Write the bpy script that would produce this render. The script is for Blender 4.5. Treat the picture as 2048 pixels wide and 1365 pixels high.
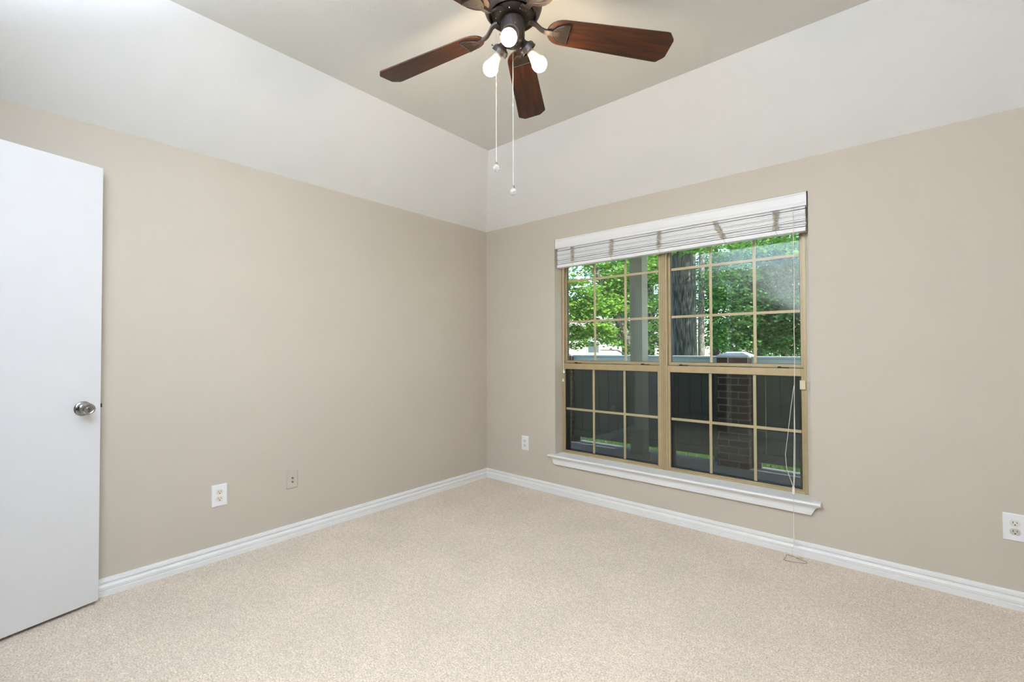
import bpy, bmesh, math, random
import numpy as np
from mathutils import Matrix, Vector

for o in list(bpy.data.objects):
    bpy.data.objects.remove(o, do_unlink=True)
SC = bpy.context.scene
COL = SC.collection
PI = math.pi
R = math.radians
random.seed(4)
rng = np.random.default_rng(11)

# ------------------------------------------------------------------ camera, sky, sun, exposure
CAM = Vector((2.983, -3.1007, 1.2))
YAW, PITCH, ROLL, FPX = .7103, .0165, -.0032, 913.0
fw = Vector((-math.sin(YAW)*math.cos(PITCH), math.cos(YAW)*math.cos(PITCH), math.sin(PITCH)))
rt = Vector((math.cos(YAW), math.sin(YAW), 0)); up = rt.cross(fw)
r2 = rt*math.cos(ROLL)+up*math.sin(ROLL); u2 = up*math.cos(ROLL)-rt*math.sin(ROLL)
cd = bpy.data.cameras.new('camera'); cam = bpy.data.objects.new('camera', cd); COL.objects.link(cam)
M = Matrix.Identity(4)
for i in range(3):
    M[i][0] = r2[i]; M[i][1] = u2[i]; M[i][2] = -fw[i]; M[i][3] = CAM[i]
cam.matrix_world = M
cd.sensor_fit = 'HORIZONTAL'; cd.sensor_width = 36.0; cd.lens = FPX/2048*36.0
cd.clip_start = .02; cd.clip_end = 300
SC.camera = cam
SC.view_settings.view_transform = 'Standard'
SC.view_settings.look = 'None'
SC.view_settings.gamma = 1
SC.view_settings.use_curve_mapping = False
SC.view_settings.exposure = 0.27
try:
    SC.cycles.max_bounces = 10; SC.cycles.diffuse_bounces = 6; SC.cycles.transparent_max_bounces = 24
    SC.cycles.sample_clamp_indirect = 6
except Exception:
    pass

W = bpy.data.worlds.new('sky'); SC.world = W; W.use_nodes = True
nt = W.node_tree; bg = nt.nodes['Background']
sky = nt.nodes.new('ShaderNodeTexSky'); sky.sky_type = 'NISHITA'; sky.sun_disc = False
sky.sun_elevation = R(48); sky.sun_rotation = R(90); sky.dust_density = 1.0
nt.links.new(sky.outputs[0], bg.inputs[0]); bg.inputs[1].default_value = .55

def light(name, kind, loc, target, energy, color, **kw):
    d = bpy.data.lights.new(name, kind); o = bpy.data.objects.new(name, d); COL.objects.link(o)
    o.location = loc; d.energy = energy; d.color = color
    o.rotation_euler = (Vector(target)-Vector(loc)).to_track_quat('-Z', 'Y').to_euler()
    for k, v in kw.items(): setattr(d, k, v)
    return o
SUN_DIR = Vector((.72, .02, .69))
light('sun', 'SUN', SUN_DIR*30, (0, 0, 0), 12.0, (1, .97, .92), angle=R(.6))
# the photographer's flash on the camera, turned up and back to bounce off the ceiling behind
light('bounce_flash', 'SPOT', (2.38, -3.00, 1.50), (2.25, -3.40, 2.5), 2080, (.64, .785, 1.0), spot_size=R(121), spot_blend=1.0, shadow_soft_size=.05)

# ------------------------------------------------------------------ material helpers
def newmat(name):
    m = bpy.data.materials.new(name); m.use_nodes = True
    n = m.node_tree.nodes; l = m.node_tree.links
    return m, n, l, n['Principled BSDF']

def coords(n, l, scale=(1, 1, 1), kind='Object'):
    tc = n.new('ShaderNodeTexCoord'); mp = n.new('ShaderNodeMapping')
    mp.inputs['Scale'].default_value = scale
    l.new(tc.outputs[kind], mp.inputs['Vector'])
    return mp.outputs['Vector']

def plain(name, col, rough=.5, metal=0.0, spec=.5, var=.06, vscale=8, bump=0, bscale=200, bdist=.001, stretch=(1, 1, 1)):
    m, n, l, b = newmat(name)
    v = coords(n, l, stretch)
    nz = n.new('ShaderNodeTexNoise'); nz.inputs['Scale'].default_value = vscale; nz.inputs['Detail'].default_value = 4
    l.new(v, nz.inputs['Vector'])
    rp = n.new('ShaderNodeValToRGB')
    rp.color_ramp.elements[0].color = [c*(1-var) for c in col]+[1]; rp.color_ramp.elements[0].position = .3
    rp.color_ramp.elements[1].color = [min(1, c*(1+var)) for c in col]+[1]; rp.color_ramp.elements[1].position = .7
    l.new(nz.outputs['Fac'], rp.inputs[0]); l.new(rp.outputs[0], b.inputs['Base Color'])
    b.inputs['Roughness'].default_value = rough; b.inputs['Metallic'].default_value = metal
    b.inputs['Specular IOR Level'].default_value = spec
    if bump:
        nb = n.new('ShaderNodeTexNoise'); nb.inputs['Scale'].default_value = bscale; nb.inputs['Detail'].default_value = 2
        l.new(v, nb.inputs['Vector'])
        bp = n.new('ShaderNodeBump'); bp.inputs['Strength'].default_value = bump; bp.inputs['Distance'].default_value = bdist
        l.new(nb.outputs['Fac'], bp.inputs['Height']); l.new(bp.outputs[0], b.inputs['Normal'])
    return m

def carpet_mat():
    m, n, l, b = newmat('carpet_pile')
    v = coords(n, l)
    def noise(sc, det, rough=.5):
        z = n.new('ShaderNodeTexNoise'); z.inputs['Scale'].default_value = sc; z.inputs['Detail'].default_value = det
        z.inputs['Roughness'].default_value = rough; l.new(v, z.inputs['Vector']); return z.outputs['Fac']
    fine = noise(150, 3, .7); mid = noise(38, 3, .6); big = noise(2.6, 4, .6)
    r1 = n.new('ShaderNodeValToRGB')
    r1.color_ramp.elements[0].position = .34; r1.color_ramp.elements[0].color = (.41, .31, .224, 1)
    r1.color_ramp.elements[1].position = .66; r1.color_ramp.elements[1].color = (.84, .725, .59, 1)
    l.new(fine, r1.inputs[0])
    def mul(c, f, lo, hi, p0, p1):
        r = n.new('ShaderNodeMapRange'); r.inputs[1].default_value = p0; r.inputs[2].default_value = p1
        r.inputs[3].default_value = lo; r.inputs[4].default_value = hi; l.new(f, r.inputs[0])
        x = n.new('ShaderNodeMix'); x.data_type = 'RGBA'; x.blend_type = 'MULTIPLY'; x.inputs[0].default_value = 1
        l.new(c, x.inputs[6])
        cb = n.new('ShaderNodeCombineColor')
        for k in range(3): l.new(r.outputs[0], cb.inputs[k])
        l.new(cb.outputs[0], x.inputs[7]); return x.outputs[2]
    c = mul(r1.outputs[0], mid, .90, 1.08, .35, .65)
    c = mul(c, big, .93, 1.06, .35, .68)
    l.new(c, b.inputs['Base Color'])
    b.inputs['Roughness'].default_value = 1; b.inputs['Specular IOR Level'].default_value = .1
    b.inputs['Sheen Weight'].default_value = .25
    bp = n.new('ShaderNodeBump'); bp.inputs['Strength'].default_value = .7; bp.inputs['Distance'].default_value = .006
    l.new(fine, bp.inputs['Height']); l.new(bp.outputs[0], b.inputs['Normal'])
    return m

def wood_mat():
    m, n, l, b = newmat('mahogany_veneer')
    v = coords(n, l, (2.2, 26, 26))
    a = n.new('ShaderNodeTexNoise'); a.inputs['Scale'].default_value = 2.4; a.inputs['Detail'].default_value = 7; a.inputs['Distortion'].default_value = .7
    l.new(v, a.inputs['Vector'])
    rp = n.new('ShaderNodeValToRGB'); e = rp.color_ramp.elements
    e[0].position = .33; e[0].color = (.009, .0024, .0008, 1); e[1].position = .7; e[1].color = (.066, .018, .0040, 1)
    x = e.new(.5); x.color = (.032, .0085, .0020, 1)
    l.new(a.outputs['Fac'], rp.inputs[0]); l.new(rp.outputs[0], b.inputs['Base Color'])
    b.inputs['Roughness'].default_value = .42; b.inputs['Specular IOR Level'].default_value = .35
    return m

def glass_mat():
    m, n, l, b = newmat('window_glass'); n.remove(b)
    out = n['Material Output']
    t = n.new('ShaderNodeBsdfTransparent'); t.inputs[0].default_value = (.93, .955, .94, 1)
    g = n.new('ShaderNodeBsdfGlossy'); g.inputs['Roughness'].default_value = .0; g.inputs[0].default_value = (.95, 1, .98, 1)
    f = n.new('ShaderNodeFresnel'); f.inputs[0].default_value = 1.42
    nz = n.new('ShaderNodeTexNoise'); nz.inputs['Scale'].default_value = 1.3
    bp = n.new('ShaderNodeBump'); bp.inputs['Strength'].default_value = .02; bp.inputs['Distance'].default_value = .02
    l.new(coords(n, l), nz.inputs['Vector']); l.new(nz.outputs['Fac'], bp.inputs['Height']); l.new(bp.outputs[0], g.inputs['Normal'])
    mx = n.new('ShaderNodeMixShader'); l.new(f.outputs[0], mx.inputs[0]); l.new(t.outputs[0], mx.inputs[1]); l.new(g.outputs[0], mx.inputs[2])
    l.new(mx.outputs[0], out.inputs['Surface'])
    return m

def screen_mat():
    m, n, l, b = newmat('insect_mesh'); n.remove(b)
    t = n.new('ShaderNodeBsdfTransparent'); d = n.new('ShaderNodeBsdfDiffuse'); d.inputs[0].default_value = (.018, .019, .016, 1)
    mx = n.new('ShaderNodeMixShader')
    mx.inputs[0].default_value = .48
    l.new(t.outputs[0], mx.inputs[1]); l.new(d.outputs[0], mx.inputs[2]); l.new(mx.outputs[0], n['Material Output'].inputs['Surface'])
    return m

def brick_mat():
    m, n, l, b = newmat('brick')
    tc = n.new('ShaderNodeTexCoord'); sp = n.new('ShaderNodeSeparateXYZ'); l.new(tc.outputs['Object'], sp.inputs[0])
    ad = n.new('ShaderNodeMath'); l.new(sp.outputs[0], ad.inputs[0]); l.new(sp.outputs[1], ad.inputs[1])
    cb = n.new('ShaderNodeCombineXYZ'); l.new(ad.outputs[0], cb.inputs[0]); l.new(sp.outputs[2], cb.inputs[1])
    br = n.new('ShaderNodeTexBrick'); br.inputs['Scale'].default_value = 1
    br.inputs['Brick Width'].default_value = .205; br.inputs['Row Height'].default_value = .076; br.inputs['Mortar Size'].default_value = .007
    br.inputs['Color1'].default_value = (.060, .026, .019, 1); br.inputs['Color2'].default_value = (.045, .021, .016, 1); br.inputs['Mortar'].default_value = (.26, .245, .225, 1)
    l.new(cb.outputs[0], br.inputs['Vector']); l.new(br.outputs[0], b.inputs['Base Color'])
    b.inputs['Roughness'].default_value = .9
    bp = n.new('ShaderNodeBump'); bp.inputs['Distance'].default_value = .006; bp.invert = True
    l.new(br.outputs['Fac'], bp.inputs['Height']); l.new(bp.outputs[0], b.inputs['Normal'])
    return m

def leaf_mat(name, c0, c1, trans=.5):
    m, n, l, b = newmat(name); n.remove(b)
    g = n.new('ShaderNodeNewGeometry'); rp = n.new('ShaderNodeValToRGB')
    rp.color_ramp.elements[0].color = (*c0, 1); rp.color_ramp.elements[1].color = (*c1, 1)
    l.new(g.outputs['Random Per Island'], rp.inputs[0])
    d = n.new('ShaderNodeBsdfDiffuse'); t = n.new('ShaderNodeBsdfTranslucent'); s = n.new('ShaderNodeBsdfGlossy')
    s.inputs['Roughness'].default_value = .35; s.inputs[0].default_value = (1, 1, 1, 1)
    l.new(rp.outputs[0], d.inputs[0])
    hs = n.new('ShaderNodeHueSaturation'); hs.inputs['Hue'].default_value = .485; hs.inputs['Value'].default_value = 1.5
    l.new(rp.outputs[0], hs.inputs['Color']); l.new(hs.outputs[0], t.inputs[0])
    m1 = n.new('ShaderNodeMixShader'); m1.inputs[0].default_value = trans
    l.new(d.outputs[0], m1.inputs[1]); l.new(t.outputs[0], m1.inputs[2])
    m2 = n.new('ShaderNodeMixShader'); m2.inputs[0].default_value = .05
    l.new(m1.outputs[0], m2.inputs[1]); l.new(s.outputs[0], m2.inputs[2])
    l.new(m2.outputs[0], n['Material Output'].inputs['Surface'])
    return m

def bark_mat(name, c0, c1, sc=1.0):
    m, n, l, b = newmat(name)
    v = coords(n, l, (38*sc, 38*sc, 4.5*sc))
    z = n.new('ShaderNodeTexNoise'); z.inputs['Scale'].default_value = 1; z.inputs['Detail'].default_value = 5; l.new(v, z.inputs['Vector'])
    rp = n.new('ShaderNodeValToRGB'); rp.color_ramp.elements[0].position = .4; rp.color_ramp.elements[1].position = .62
    rp.color_ramp.elements[0].color = (*c0, 1); rp.color_ramp.elements[1].color = (*c1, 1)
    l.new(z.outputs['Fac'], rp.inputs[0]); l.new(rp.outputs[0], b.inputs['Base Color'])
    bp = n.new('ShaderNodeBump'); bp.inputs['Distance'].default_value = .04; l.new(z.outputs['Fac'], bp.inputs['Height']); l.new(bp.outputs[0], b.inputs['Normal'])
    b.inputs['Roughness'].default_value = .95
    return m

def emit_mat(name, col, strength):
    m, n, l, b = newmat(name)
    b.inputs['Base Color'].default_value = (.9, .9, .88, 1); b.inputs['Emission Color'].default_value = (*col, 1)
    b.inputs['Emission Strength'].default_value = strength
    return m

def crystal_mat():
    m, n, l, b = newmat('cut_crystal')
    b.inputs['Base Color'].default_value = (1, 1, 1, 1); b.inputs['Transmission Weight'].default_value = .75
    b.inputs['Roughness'].default_value = .03; b.inputs['IOR'].default_value = 1.52
    return m

WALL = plain('beige_wall_paint', (.47, .412, .338), .75, spec=.25, var=.012, vscale=3, bump=.25, bscale=260, bdist=.0012)
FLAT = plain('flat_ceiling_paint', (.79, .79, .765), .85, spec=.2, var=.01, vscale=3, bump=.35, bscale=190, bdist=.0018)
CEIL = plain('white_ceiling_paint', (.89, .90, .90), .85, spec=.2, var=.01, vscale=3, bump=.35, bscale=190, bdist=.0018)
TRIM = plain('white_trim_enamel', (.86, .865, .86), .32, spec=.5, var=.015, vscale=12)
DOORM = plain('white_door_enamel', (.73, .72, .72), .42, spec=.45, var=.012, vscale=6, bump=.06, bscale=120, bdist=.001)
CARPET = carpet_mat()
BRONZE = plain('bronze_finish', (.017, .0105, .0075), .48, metal=.2, var=.2, vscale=30)
BLACK = plain('black_recess', (.006, .005, .004), .5, spec=.15)
WOOD = wood_mat()
BLADE_EDGE = None
PLASTIC = plain('white_bulb_plastic', (.58, .54, .46), .45, var=.01)
BULB = emit_mat('lit_bulb_globe', (1.0, .78, .50), 140)
STEEL = plain('satin_nickel', (.30, .29, .28), .22, metal=1.0, var=.05, vscale=60)
CHROME = plain('bead_chain_metal', (.62, .60, .56), .25, metal=.7, var=.02)
CRYSTAL = crystal_mat()
TAN = plain('tan_aluminium', (.285, .208, .103), .45, metal=.15, var=.08, vscale=14, stretch=(1, 1, 1))
TANBAR = plain('tan_grille', (.56, .43, .255), .5, var=.04)
GASKET = plain('black_gasket', (.012, .011, .010), .6)
GLASS = glass_mat()
SCREEN = screen_mat()
BLIND = plain('white_blind_slat', (.84, .84, .845), .38, var=.01)
CORD = plain('grey_tan_cord', (.42, .36, .28), .9, var=.1, vscale=300)
CORDW = plain('off_white_cord', (.74, .71, .64), .8, var=.05, vscale=300)
PLATE = plain('white_cover_plate', (.88, .88, .90), .3, var=.01)
IVORY = plain('ivory_receptacle', (.78, .71, .58), .35, var=.02)
GREYIV = plain('grey_receptacle', (.50, .49, .44), .35, var=.02)
CREAM = plain('pale_receptacle', (.74, .73, .66), .35, var=.02)
SLOT = plain('dark_slot', (.015, .012, .01), .6)
CONCRETE = plain('patio_concrete', (.34, .36, .36), .9, var=.18, vscale=14, bump=.3, bscale=80)
FENCEM = plain('grey_fence_paint', (.115, .125, .105), .8, var=.12, vscale=9)
RAILM = plain('pale_rail_paint', (.40, .47, .46), .7, var=.06)
POSTM = plain('pale_post_paint', (.235, .225, .165), .7, var=.05)
BRICK = brick_mat()
CAPM = plain('mortar_cap', (.42, .45, .48), .9, var=.1, vscale=30, bump=.6, bscale=40, bdist=.01)
GRASS = plain('lawn_green', (.085, .17, .045), .95, var=.5, vscale=22)
GRASSB = leaf_mat('grass_blade', (.09, .25, .04), (.22, .42, .10), .4)
SOFFIT = plain('soffit_paint', (.55, .54, .50), .8)
BARK = bark_mat('oak_bark', (.022, .021, .019), (.105, .10, .09))
BARK2 = bark_mat('grey_bark', (.09, .08, .07), (.34, .30, .26), 2)
LEAF_A = leaf_mat('maple_leaf_bright', (.08, .22, .03), (.27, .44, .08))
LEAF_B = leaf_mat('leaf_deep_green', (.018, .07, .022), (.085, .20, .045), .35)
LEAF_C = leaf_mat('leaf_far_green', (.035, .12, .04), (.12, .26, .085), .35)
PINKBRICK = plain('pale_house_brick', (.78, .66, .60), .9, var=.08, vscale=10)
PANE = plain('dark_pane', (.08, .1, .11), .1)
ROOFM = plain('house_shingle', (.30, .24, .22), .9, var=.1, vscale=6)

# ------------------------------------------------------------------ mesh builder
class MB:
    def __init__(s): s.v = []; s.f = []
    def add(s, vs, fs, M=None):
        k = len(s.v)
        s.v += [tuple(M @ Vector(p)) if M is not None else tuple(p) for p in vs]
        s.f += [tuple(i+k for i in f) for f in fs]; return s
    def box(s, a, b, M=None):
        x0, y0, z0 = a; x1, y1, z1 = b
        return s.add([(x0, y0, z0), (x1, y0, z0), (x1, y1, z0), (x0, y1, z0), (x0, y0, z1), (x1, y0, z1), (x1, y1, z1), (x0, y1, z1)],
                     [(3, 2, 1, 0), (4, 5, 6, 7), (0, 1, 5, 4), (1, 2, 6, 5), (2, 3, 7, 6), (3, 0, 4, 7)], M)
    def lathe(s, prof, seg=32, M=None):
        vs = []; fs = []; n = len(prof)
        for i in range(seg):
            a = 2*PI*i/seg
            vs += [(r*math.cos(a), r*math.sin(a), z) for r, z in prof]
        for i in range(seg):
            j = (i+1) % seg
            for k in range(n-1): fs.append((i*n+k, j*n+k, j*n+k+1, i*n+k+1))
        fs.append(tuple(i*n for i in reversed(range(seg)))); fs.append(tuple(i*n+n-1 for i in range(seg)))
        return s.add(vs, fs, M)
    def prism(s, out, z0, z1, M=None):
        n = len(out)
        vs = [(x, y, z0) for x, y in out]+[(x, y, z1) for x, y in out]
        fs = [tuple(reversed(range(n))), tuple(range(n, 2*n))]+[(i, (i+1) % n, n+(i+1) % n, n+i) for i in range(n)]
        return s.add(vs, fs, M)
    def tube(s, pts, r, seg=8, M=None):
        pts = [Vector(p) for p in pts]; n = len(pts); rs = r if isinstance(r, (list, tuple)) else [r]*n
        vs = []; fs = []; prev = None
        for i, p in enumerate(pts):
            t = (pts[min(i+1, n-1)]-pts[max(i-1, 0)])
            t = t.normalized() if t.length > 1e-9 else Vector((0, 0, 1))
            if prev is None:
                a = Vector((0, 0, 1)) if abs(t.z) < .9 else Vector((1, 0, 0))
                u = t.cross(a).normalized()
            else:
                u = (prev-t*prev.dot(t)); u = u.normalized() if u.length > 1e-6 else t.orthogonal().normalized()
            prev = u; w = t.cross(u)
            for k in range(seg):
                an = 2*PI*k/seg; vs.append(p+(u*math.cos(an)+w*math.sin(an))*rs[i])
        for i in range(n-1):
            for k in range(seg):
                k2 = (k+1) % seg; fs.append((i*seg+k, i*seg+k2, (i+1)*seg+k2, (i+1)*seg+k))
        fs.append(tuple(reversed(range(seg)))); fs.append(tuple((n-1)*seg+k for k in range(seg)))
        return s.add(vs, fs, M)
    def sweep(s, prof, A, B, nrm, M=None, miterA=0, miterB=0, mz=0):
        """profile (out, z) run from A to B, 'out' along nrm; miter moves ends along the run by out*miter"""
        A = Vector(A); B = Vector(B); nrm = Vector(nrm); d = (B-A).normalized(); n = len(prof)
        vs = [A+nrm*o+Vector((0, 0, z))+d*(o*miterA-(z+.021)*mz) for o, z in prof]+[B+nrm*o+Vector((0, 0, z))-d*(o*miterB-(z+.021)*mz) for o, z in prof]
        fs = [tuple(range(n)), tuple(reversed(range(n, 2*n)))]+[(i, n+i, n+(i+1) % n, (i+1) % n) for i in range(n)]
        return s.add(vs, fs, M)
    def ico(s, c, r, sub=0):
        bm = bmesh.new(); bmesh.ops.create_icosphere(bm, subdivisions=max(1, sub), radius=r)
        bm.verts.ensure_lookup_table()
        s.add([v.co+Vector(c) for v in bm.verts], [[v.index for v in f.verts] for f in bm.faces]); bm.free(); return s
    def build(s, name, mat, parent=None, local=False, smooth=False, bevel=0, seg=2, origin=None, flat=False):
        off = Vector((0, 0, 0))
        if not local:
            if parent is not None:
                p = parent
                while p is not None: off += p.location; p = p.parent
            else:
                a = np.array([tuple(v) for v in s.v]); lo, hi = a.min(0), a.max(0)
                off = Vector(origin) if origin is not None else Vector(((lo[0]+hi[0])/2, (lo[1]+hi[1])/2, lo[2]))
        me = bpy.data.meshes.new(name); me.from_pydata([tuple(Vector(v)-off) for v in s.v], [], s.f); me.validate()
        bm = bmesh.new(); bm.from_mesh(me); bmesh.ops.recalc_face_normals(bm, faces=bm.faces); bm.to_mesh(me); bm.free()
        me.materials.append(mat)
        if smooth:
            me.shade_smooth(); me.set_sharp_from_angle(angle=R(38))
        o = bpy.data.objects.new(name, me); COL.objects.link(o)
        if parent is not None: o.parent = parent
        elif not local: o.location = off
        if bevel:
            b = o.modifiers.new('bevel', 'BEVEL'); b.width = bevel; b.segments = seg; b.limit_method = 'ANGLE'; b.angle_limit = R(40)
        return o

def tag(o, label=None, cat=None, group=None, kind=None):
    if label: o['label'] = label
    if cat: o['category'] = cat
    if group: o['group'] = group
    if kind: o['kind'] = kind
    return o
def empty(name, loc, label=None, cat=None, group=None, kind=None):
    o = bpy.data.objects.new(name, None); COL.objects.link(o); o.location = loc; o.empty_display_size = .1
    return tag(o, label, cat, group, kind)
def struct(o, label, cat): return tag(o, label, cat, kind='structure')
def copy_tree(o, parent=None):
    c = o.copy(); COL.objects.link(c)
    if parent is not None: c.parent = parent
    for ch in list(o.children): copy_tree(ch, c)
    return c

# ------------------------------------------------------------------ room shell
RX, RY = 4.10, -3.50           # side wall, rear wall
ZW, ZC, IN = 2.30, 2.70, .612   # wall top, flat ceiling, width of the sloped band
OX0, OX1, OZ0, OZ1 = .785, 2.570, .327, 2.106   # window opening
T = .17
m = MB(); m.box((-.15, RY-1.5, -.12), (RX+.15, .0, 0)); struct(m.build('floor', CARPET, origin=(0, 0, 0)), 'beige speckled wall-to-wall carpet covering the bedroom floor', 'floor')
m = MB(); m.box((-.15, RY-.12, 0), (0, T, ZW+.02)); struct(m.build('wall_left', WALL), 'beige painted wall on the left, behind the open door', 'wall')
m = MB(); m.box((0, 0, 0), (OX0, T, ZW+.02)); m.box((OX1, 0, 0), (RX+.15, T, ZW+.02)); m.box((OX0, 0, 0), (OX1, T, OZ0-.022)); m.box((OX0, 0, OZ1), (OX1, T, ZW+.02))
m.box((2.541, .10, OZ0-.02), (OX1, T, OZ1))
struct(m.build('wall_right', WALL), 'beige painted wall on the right with the wide window', 'wall')
m = MB(); m.box((RX, RY-.12, 0), (RX+.15, 0, ZW+.02)); struct(m.build('wall_side', WALL), 'beige painted wall at the camera side of the bedroom', 'wall')
DX0, DX1, DZ = .272, 1.072, 2.085
m = MB(); m.box((0, RY-.12, 0), (DX0-.015, RY, ZW+.02)); m.box((DX1+.015, RY-.12, 0), (RX, RY, ZW+.02)); m.box((DX0-.015, RY-.12, DZ+.015), (DX1+.015, RY, ZW+.02))
struct(m.build('wall_rear', WALL), 'beige painted wall behind the camera with the doorway', 'wall')
m = MB(); m.box((-.02, RY-1.5, 0), (.0, RY-.12, 2.45)); m.box((1.5, RY-1.5, 0), (1.52, RY-.12, 2.45)); m.box((-.02, RY-1.52, 0), (1.52, RY-1.5, 2.45)); m.box((-.02, RY-1.52, 2.45), (1.52, RY-.12, 2.47))
struct(m.build('wall_hall', WALL), 'beige hallway walls beyond the doorway', 'wall')
# tray ceiling: flat middle, four sloped bands
def slope(name, q, label):
    vs = [Vector(p) for p in q]; nn = (vs[1]-vs[0]).cross(vs[2]-vs[0]).normalized()
    if nn.z < 0: nn = -nn
    m = MB(); m.add(vs+[p+nn*.08 for p in vs], [(0, 1, 2, 3), (7, 6, 5, 4), (0, 4, 5, 1), (1, 5, 6, 2), (2, 6, 7, 3), (3, 7, 4, 0)])
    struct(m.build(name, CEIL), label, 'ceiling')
a0 = (0, 0, ZW); a1 = (RX, 0, ZW); a2 = (RX, RY, ZW); a3 = (0, RY, ZW)
b0 = (IN, -IN, ZC); b1 = (RX-IN, -IN, ZC); b2 = (RX-IN, RY+IN, ZC); b3 = (IN, RY+IN, ZC)
slope('ceiling_left', (a3, a0, b0, b3), 'white sloped ceiling band above the left wall')
slope('ceiling_right', (a0, a1, b1, b0), 'white sloped ceiling band above the window wall')
slope('ceiling_side', (a1, a2, b2, b1), 'white sloped ceiling band above the camera side wall')
slope('ceiling_rear', (a2, a3, b3, b2), 'white sloped ceiling band above the rear wall')
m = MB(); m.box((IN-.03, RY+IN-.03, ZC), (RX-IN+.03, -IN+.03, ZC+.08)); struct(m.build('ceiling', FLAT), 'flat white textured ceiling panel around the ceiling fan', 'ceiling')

BBP = [(0, 0), (.017, 0), (.017, .024), (.0135, .0255), (.0135, .028), (.0160, .031), (.0165, .044), (.0125, .051), (.0075, .0555), (.0070, .0585), (.0095, .0605), (.0130, .0635), (.0130, .072), (.0095, .0745), (.0095, .077), (.0075, .083), (.005, .084), (0, .084)]
def base(name, A, B, n, lab, mA=1, mB=1):
    struct(MB().sweep(BBP, A, B, n, miterA=mA, miterB=mB).build(name, TRIM), lab, 'baseboard')
base('baseboard_left', (0, RY, 0), (0, 0, 0), (1, 0, 0), 'white moulded baseboard along the left wall')
base('baseboard_right', (0, 0, 0), (RX, 0, 0), (0, -1, 0), 'white moulded baseboard under the window wall')
base('baseboard_side', (RX, 0, 0), (RX, RY, 0), (-1, 0, 0), 'white moulded baseboard along the camera side wall')
base('baseboard_rear', (RX, RY, 0), (DX1+.075, RY, 0), (0, 1, 0), 'white moulded baseboard along the rear wall', 1, 0)

# window stool with moulded apron
SP = [(-.115, 0), (.040, 0), (.048, -.003), (.0525, -.0105), (.048, -.018), (.040, -.021), (.034, -.021), (.033, -.027), (.029, -.034), (.0225, -.046), (.018, -.058), (.0175, -.064), (.0165, -.078), (.012, -.080), (0, -.080), (0, -.021), (-.115, -.021)]
m = MB()
m.box((OX0, 0, OZ0-.021), (OX1, .112, OZ0))
nose = [p for p in SP if p[0] >= 0 and p[1] >= -.0211][:6]
m.sweep([(0, 0), (.040, 0), (.048, -.003), (.0525, -.0105), (.048, -.018), (.040, -.021), (0, -.021)], (OX0-.048, 0, OZ0), (OX1+.046, 0, OZ0), (0, -1, 0))
m.sweep([(0, -.021), (.0300, -.021), (.0290, -.026), (.0245, -.032), (.0220, -.040), (.0215, -.050), (.0225, -.060), (.0225, -.078), (.018, -.080), (0, -.080)], (OX0-.004, 0, OZ0), (OX1+.002, 0, OZ0), (0, -1, 0), miterA=-1.25, miterB=-1.25, mz=.55)
struct(m.build('trim_1', TRIM, smooth=False), 'white window stool with rounded nose and moulded apron', 'window trim')
# doorway casing
m = MB()
for x0, x1 in ((DX0-.07, DX0-.005), (DX1+.005, DX1+.07)): m.box((x0, RY, 0), (x1, RY+.016, DZ+.07))
m.box((DX0-.005, RY, DZ+.005), (DX1+.005, RY+.016, DZ+.07))
m.box((DX0-.015, RY-.12, 0), (DX0-.002, RY, DZ)); m.box((DX1+.002, RY-.12, 0), (DX1+.015, RY, DZ)); m.box((DX0-.015, RY-.12, DZ), (DX1+.015, RY, DZ+.015))
struct(m.build('trim_2', TRIM, bevel=.003), 'white casing around the doorway behind the camera', 'door trim')

# ------------------------------------------------------------------ open door
E0 = Vector((.0735, -2.7265, 0)); dd = Vector((.2611, -.9653, 0)); dn = Vector((.9653, .2611, 0))
def DM(a, b, z):  # frame on the door face: a along the leaf from its free edge, b out of the face
    return Matrix(((dd.x, dn.x, 0, E0.x+dd.x*a+dn.x*b), (dd.y, dn.y, 0, E0.y+dd.y*a+dn.y*b), (0, 0, 1, z), (0, 0, 0, 1)))
door = empty('door_1', (E0.x, E0.y, 0), 'plain flat white door standing open against the left wall', 'door', kind='structure')
m = MB(); m.box((0, -.035, .015), (.775, 0, 2.073), DM(0, 0, 0)); leaf = m.build('door_leaf', DOORM, door, bevel=.0015)
LZ = Matrix.Rotation(R(-90), 4, 'X')  # lathe axis z -> door normal (+b)
KM = DM(.066, 0, .928) @ LZ
m = MB(); m.lathe([(.0, 0), (.0335, 0), (.0335, .003), (.031, .006), (.026, .0075), (.024, .012), (.0165, .0165), (.0165, .018), (0, .018)], 40, KM)
rose = m.build('knob_rosette', STEEL, door, smooth=True)
m = MB(); m.lathe([(0, .014), (.0125, .014), (.0115, .026), (.0135, .031), (.0225, .035), (.0262, .041), (.0268, .047), (.0252, .054), (.0225, .0575), (.019, .0568), (.0165, .0545), (.010, .0540), (.0085, .0552), (.006, .0552), (0, .0552)], 40, KM)
knob = m.build('door_knob', STEEL, door, smooth=True)
m = MB(); m.lathe([(0, .0553), (.0028, .0553), (.0026, .0562), (0, .0562)], 12, KM); m.build('privacy_button', BLACK, knob)
m = MB(); m.lathe([(0, .0076), (.0036, .0076), (.0030, .0105), (0, .0110)], 12, DM(.066+.0265, 0, .928) @ LZ); m.build('set_screw', BLACK, rose)
m = MB(); m.box((-.010, -.026, .925), (0.0, -.011, .943), DM(0, 0, 0)); m.box((-.0015, -.030, .905), (0, -.005, .963), DM(0, 0, 0)); m.build('latch_bolt', BRONZE, door)
for z in (.25, 1.05, 1.85):
    MB().tube([DM(.783, .004, z-.045) @ Vector((0, 0, 0)), DM(.783, .004, z+.045) @ Vector((0, 0, 0))], .006, 10).build('hinge_barrel', STEEL, door)

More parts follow.
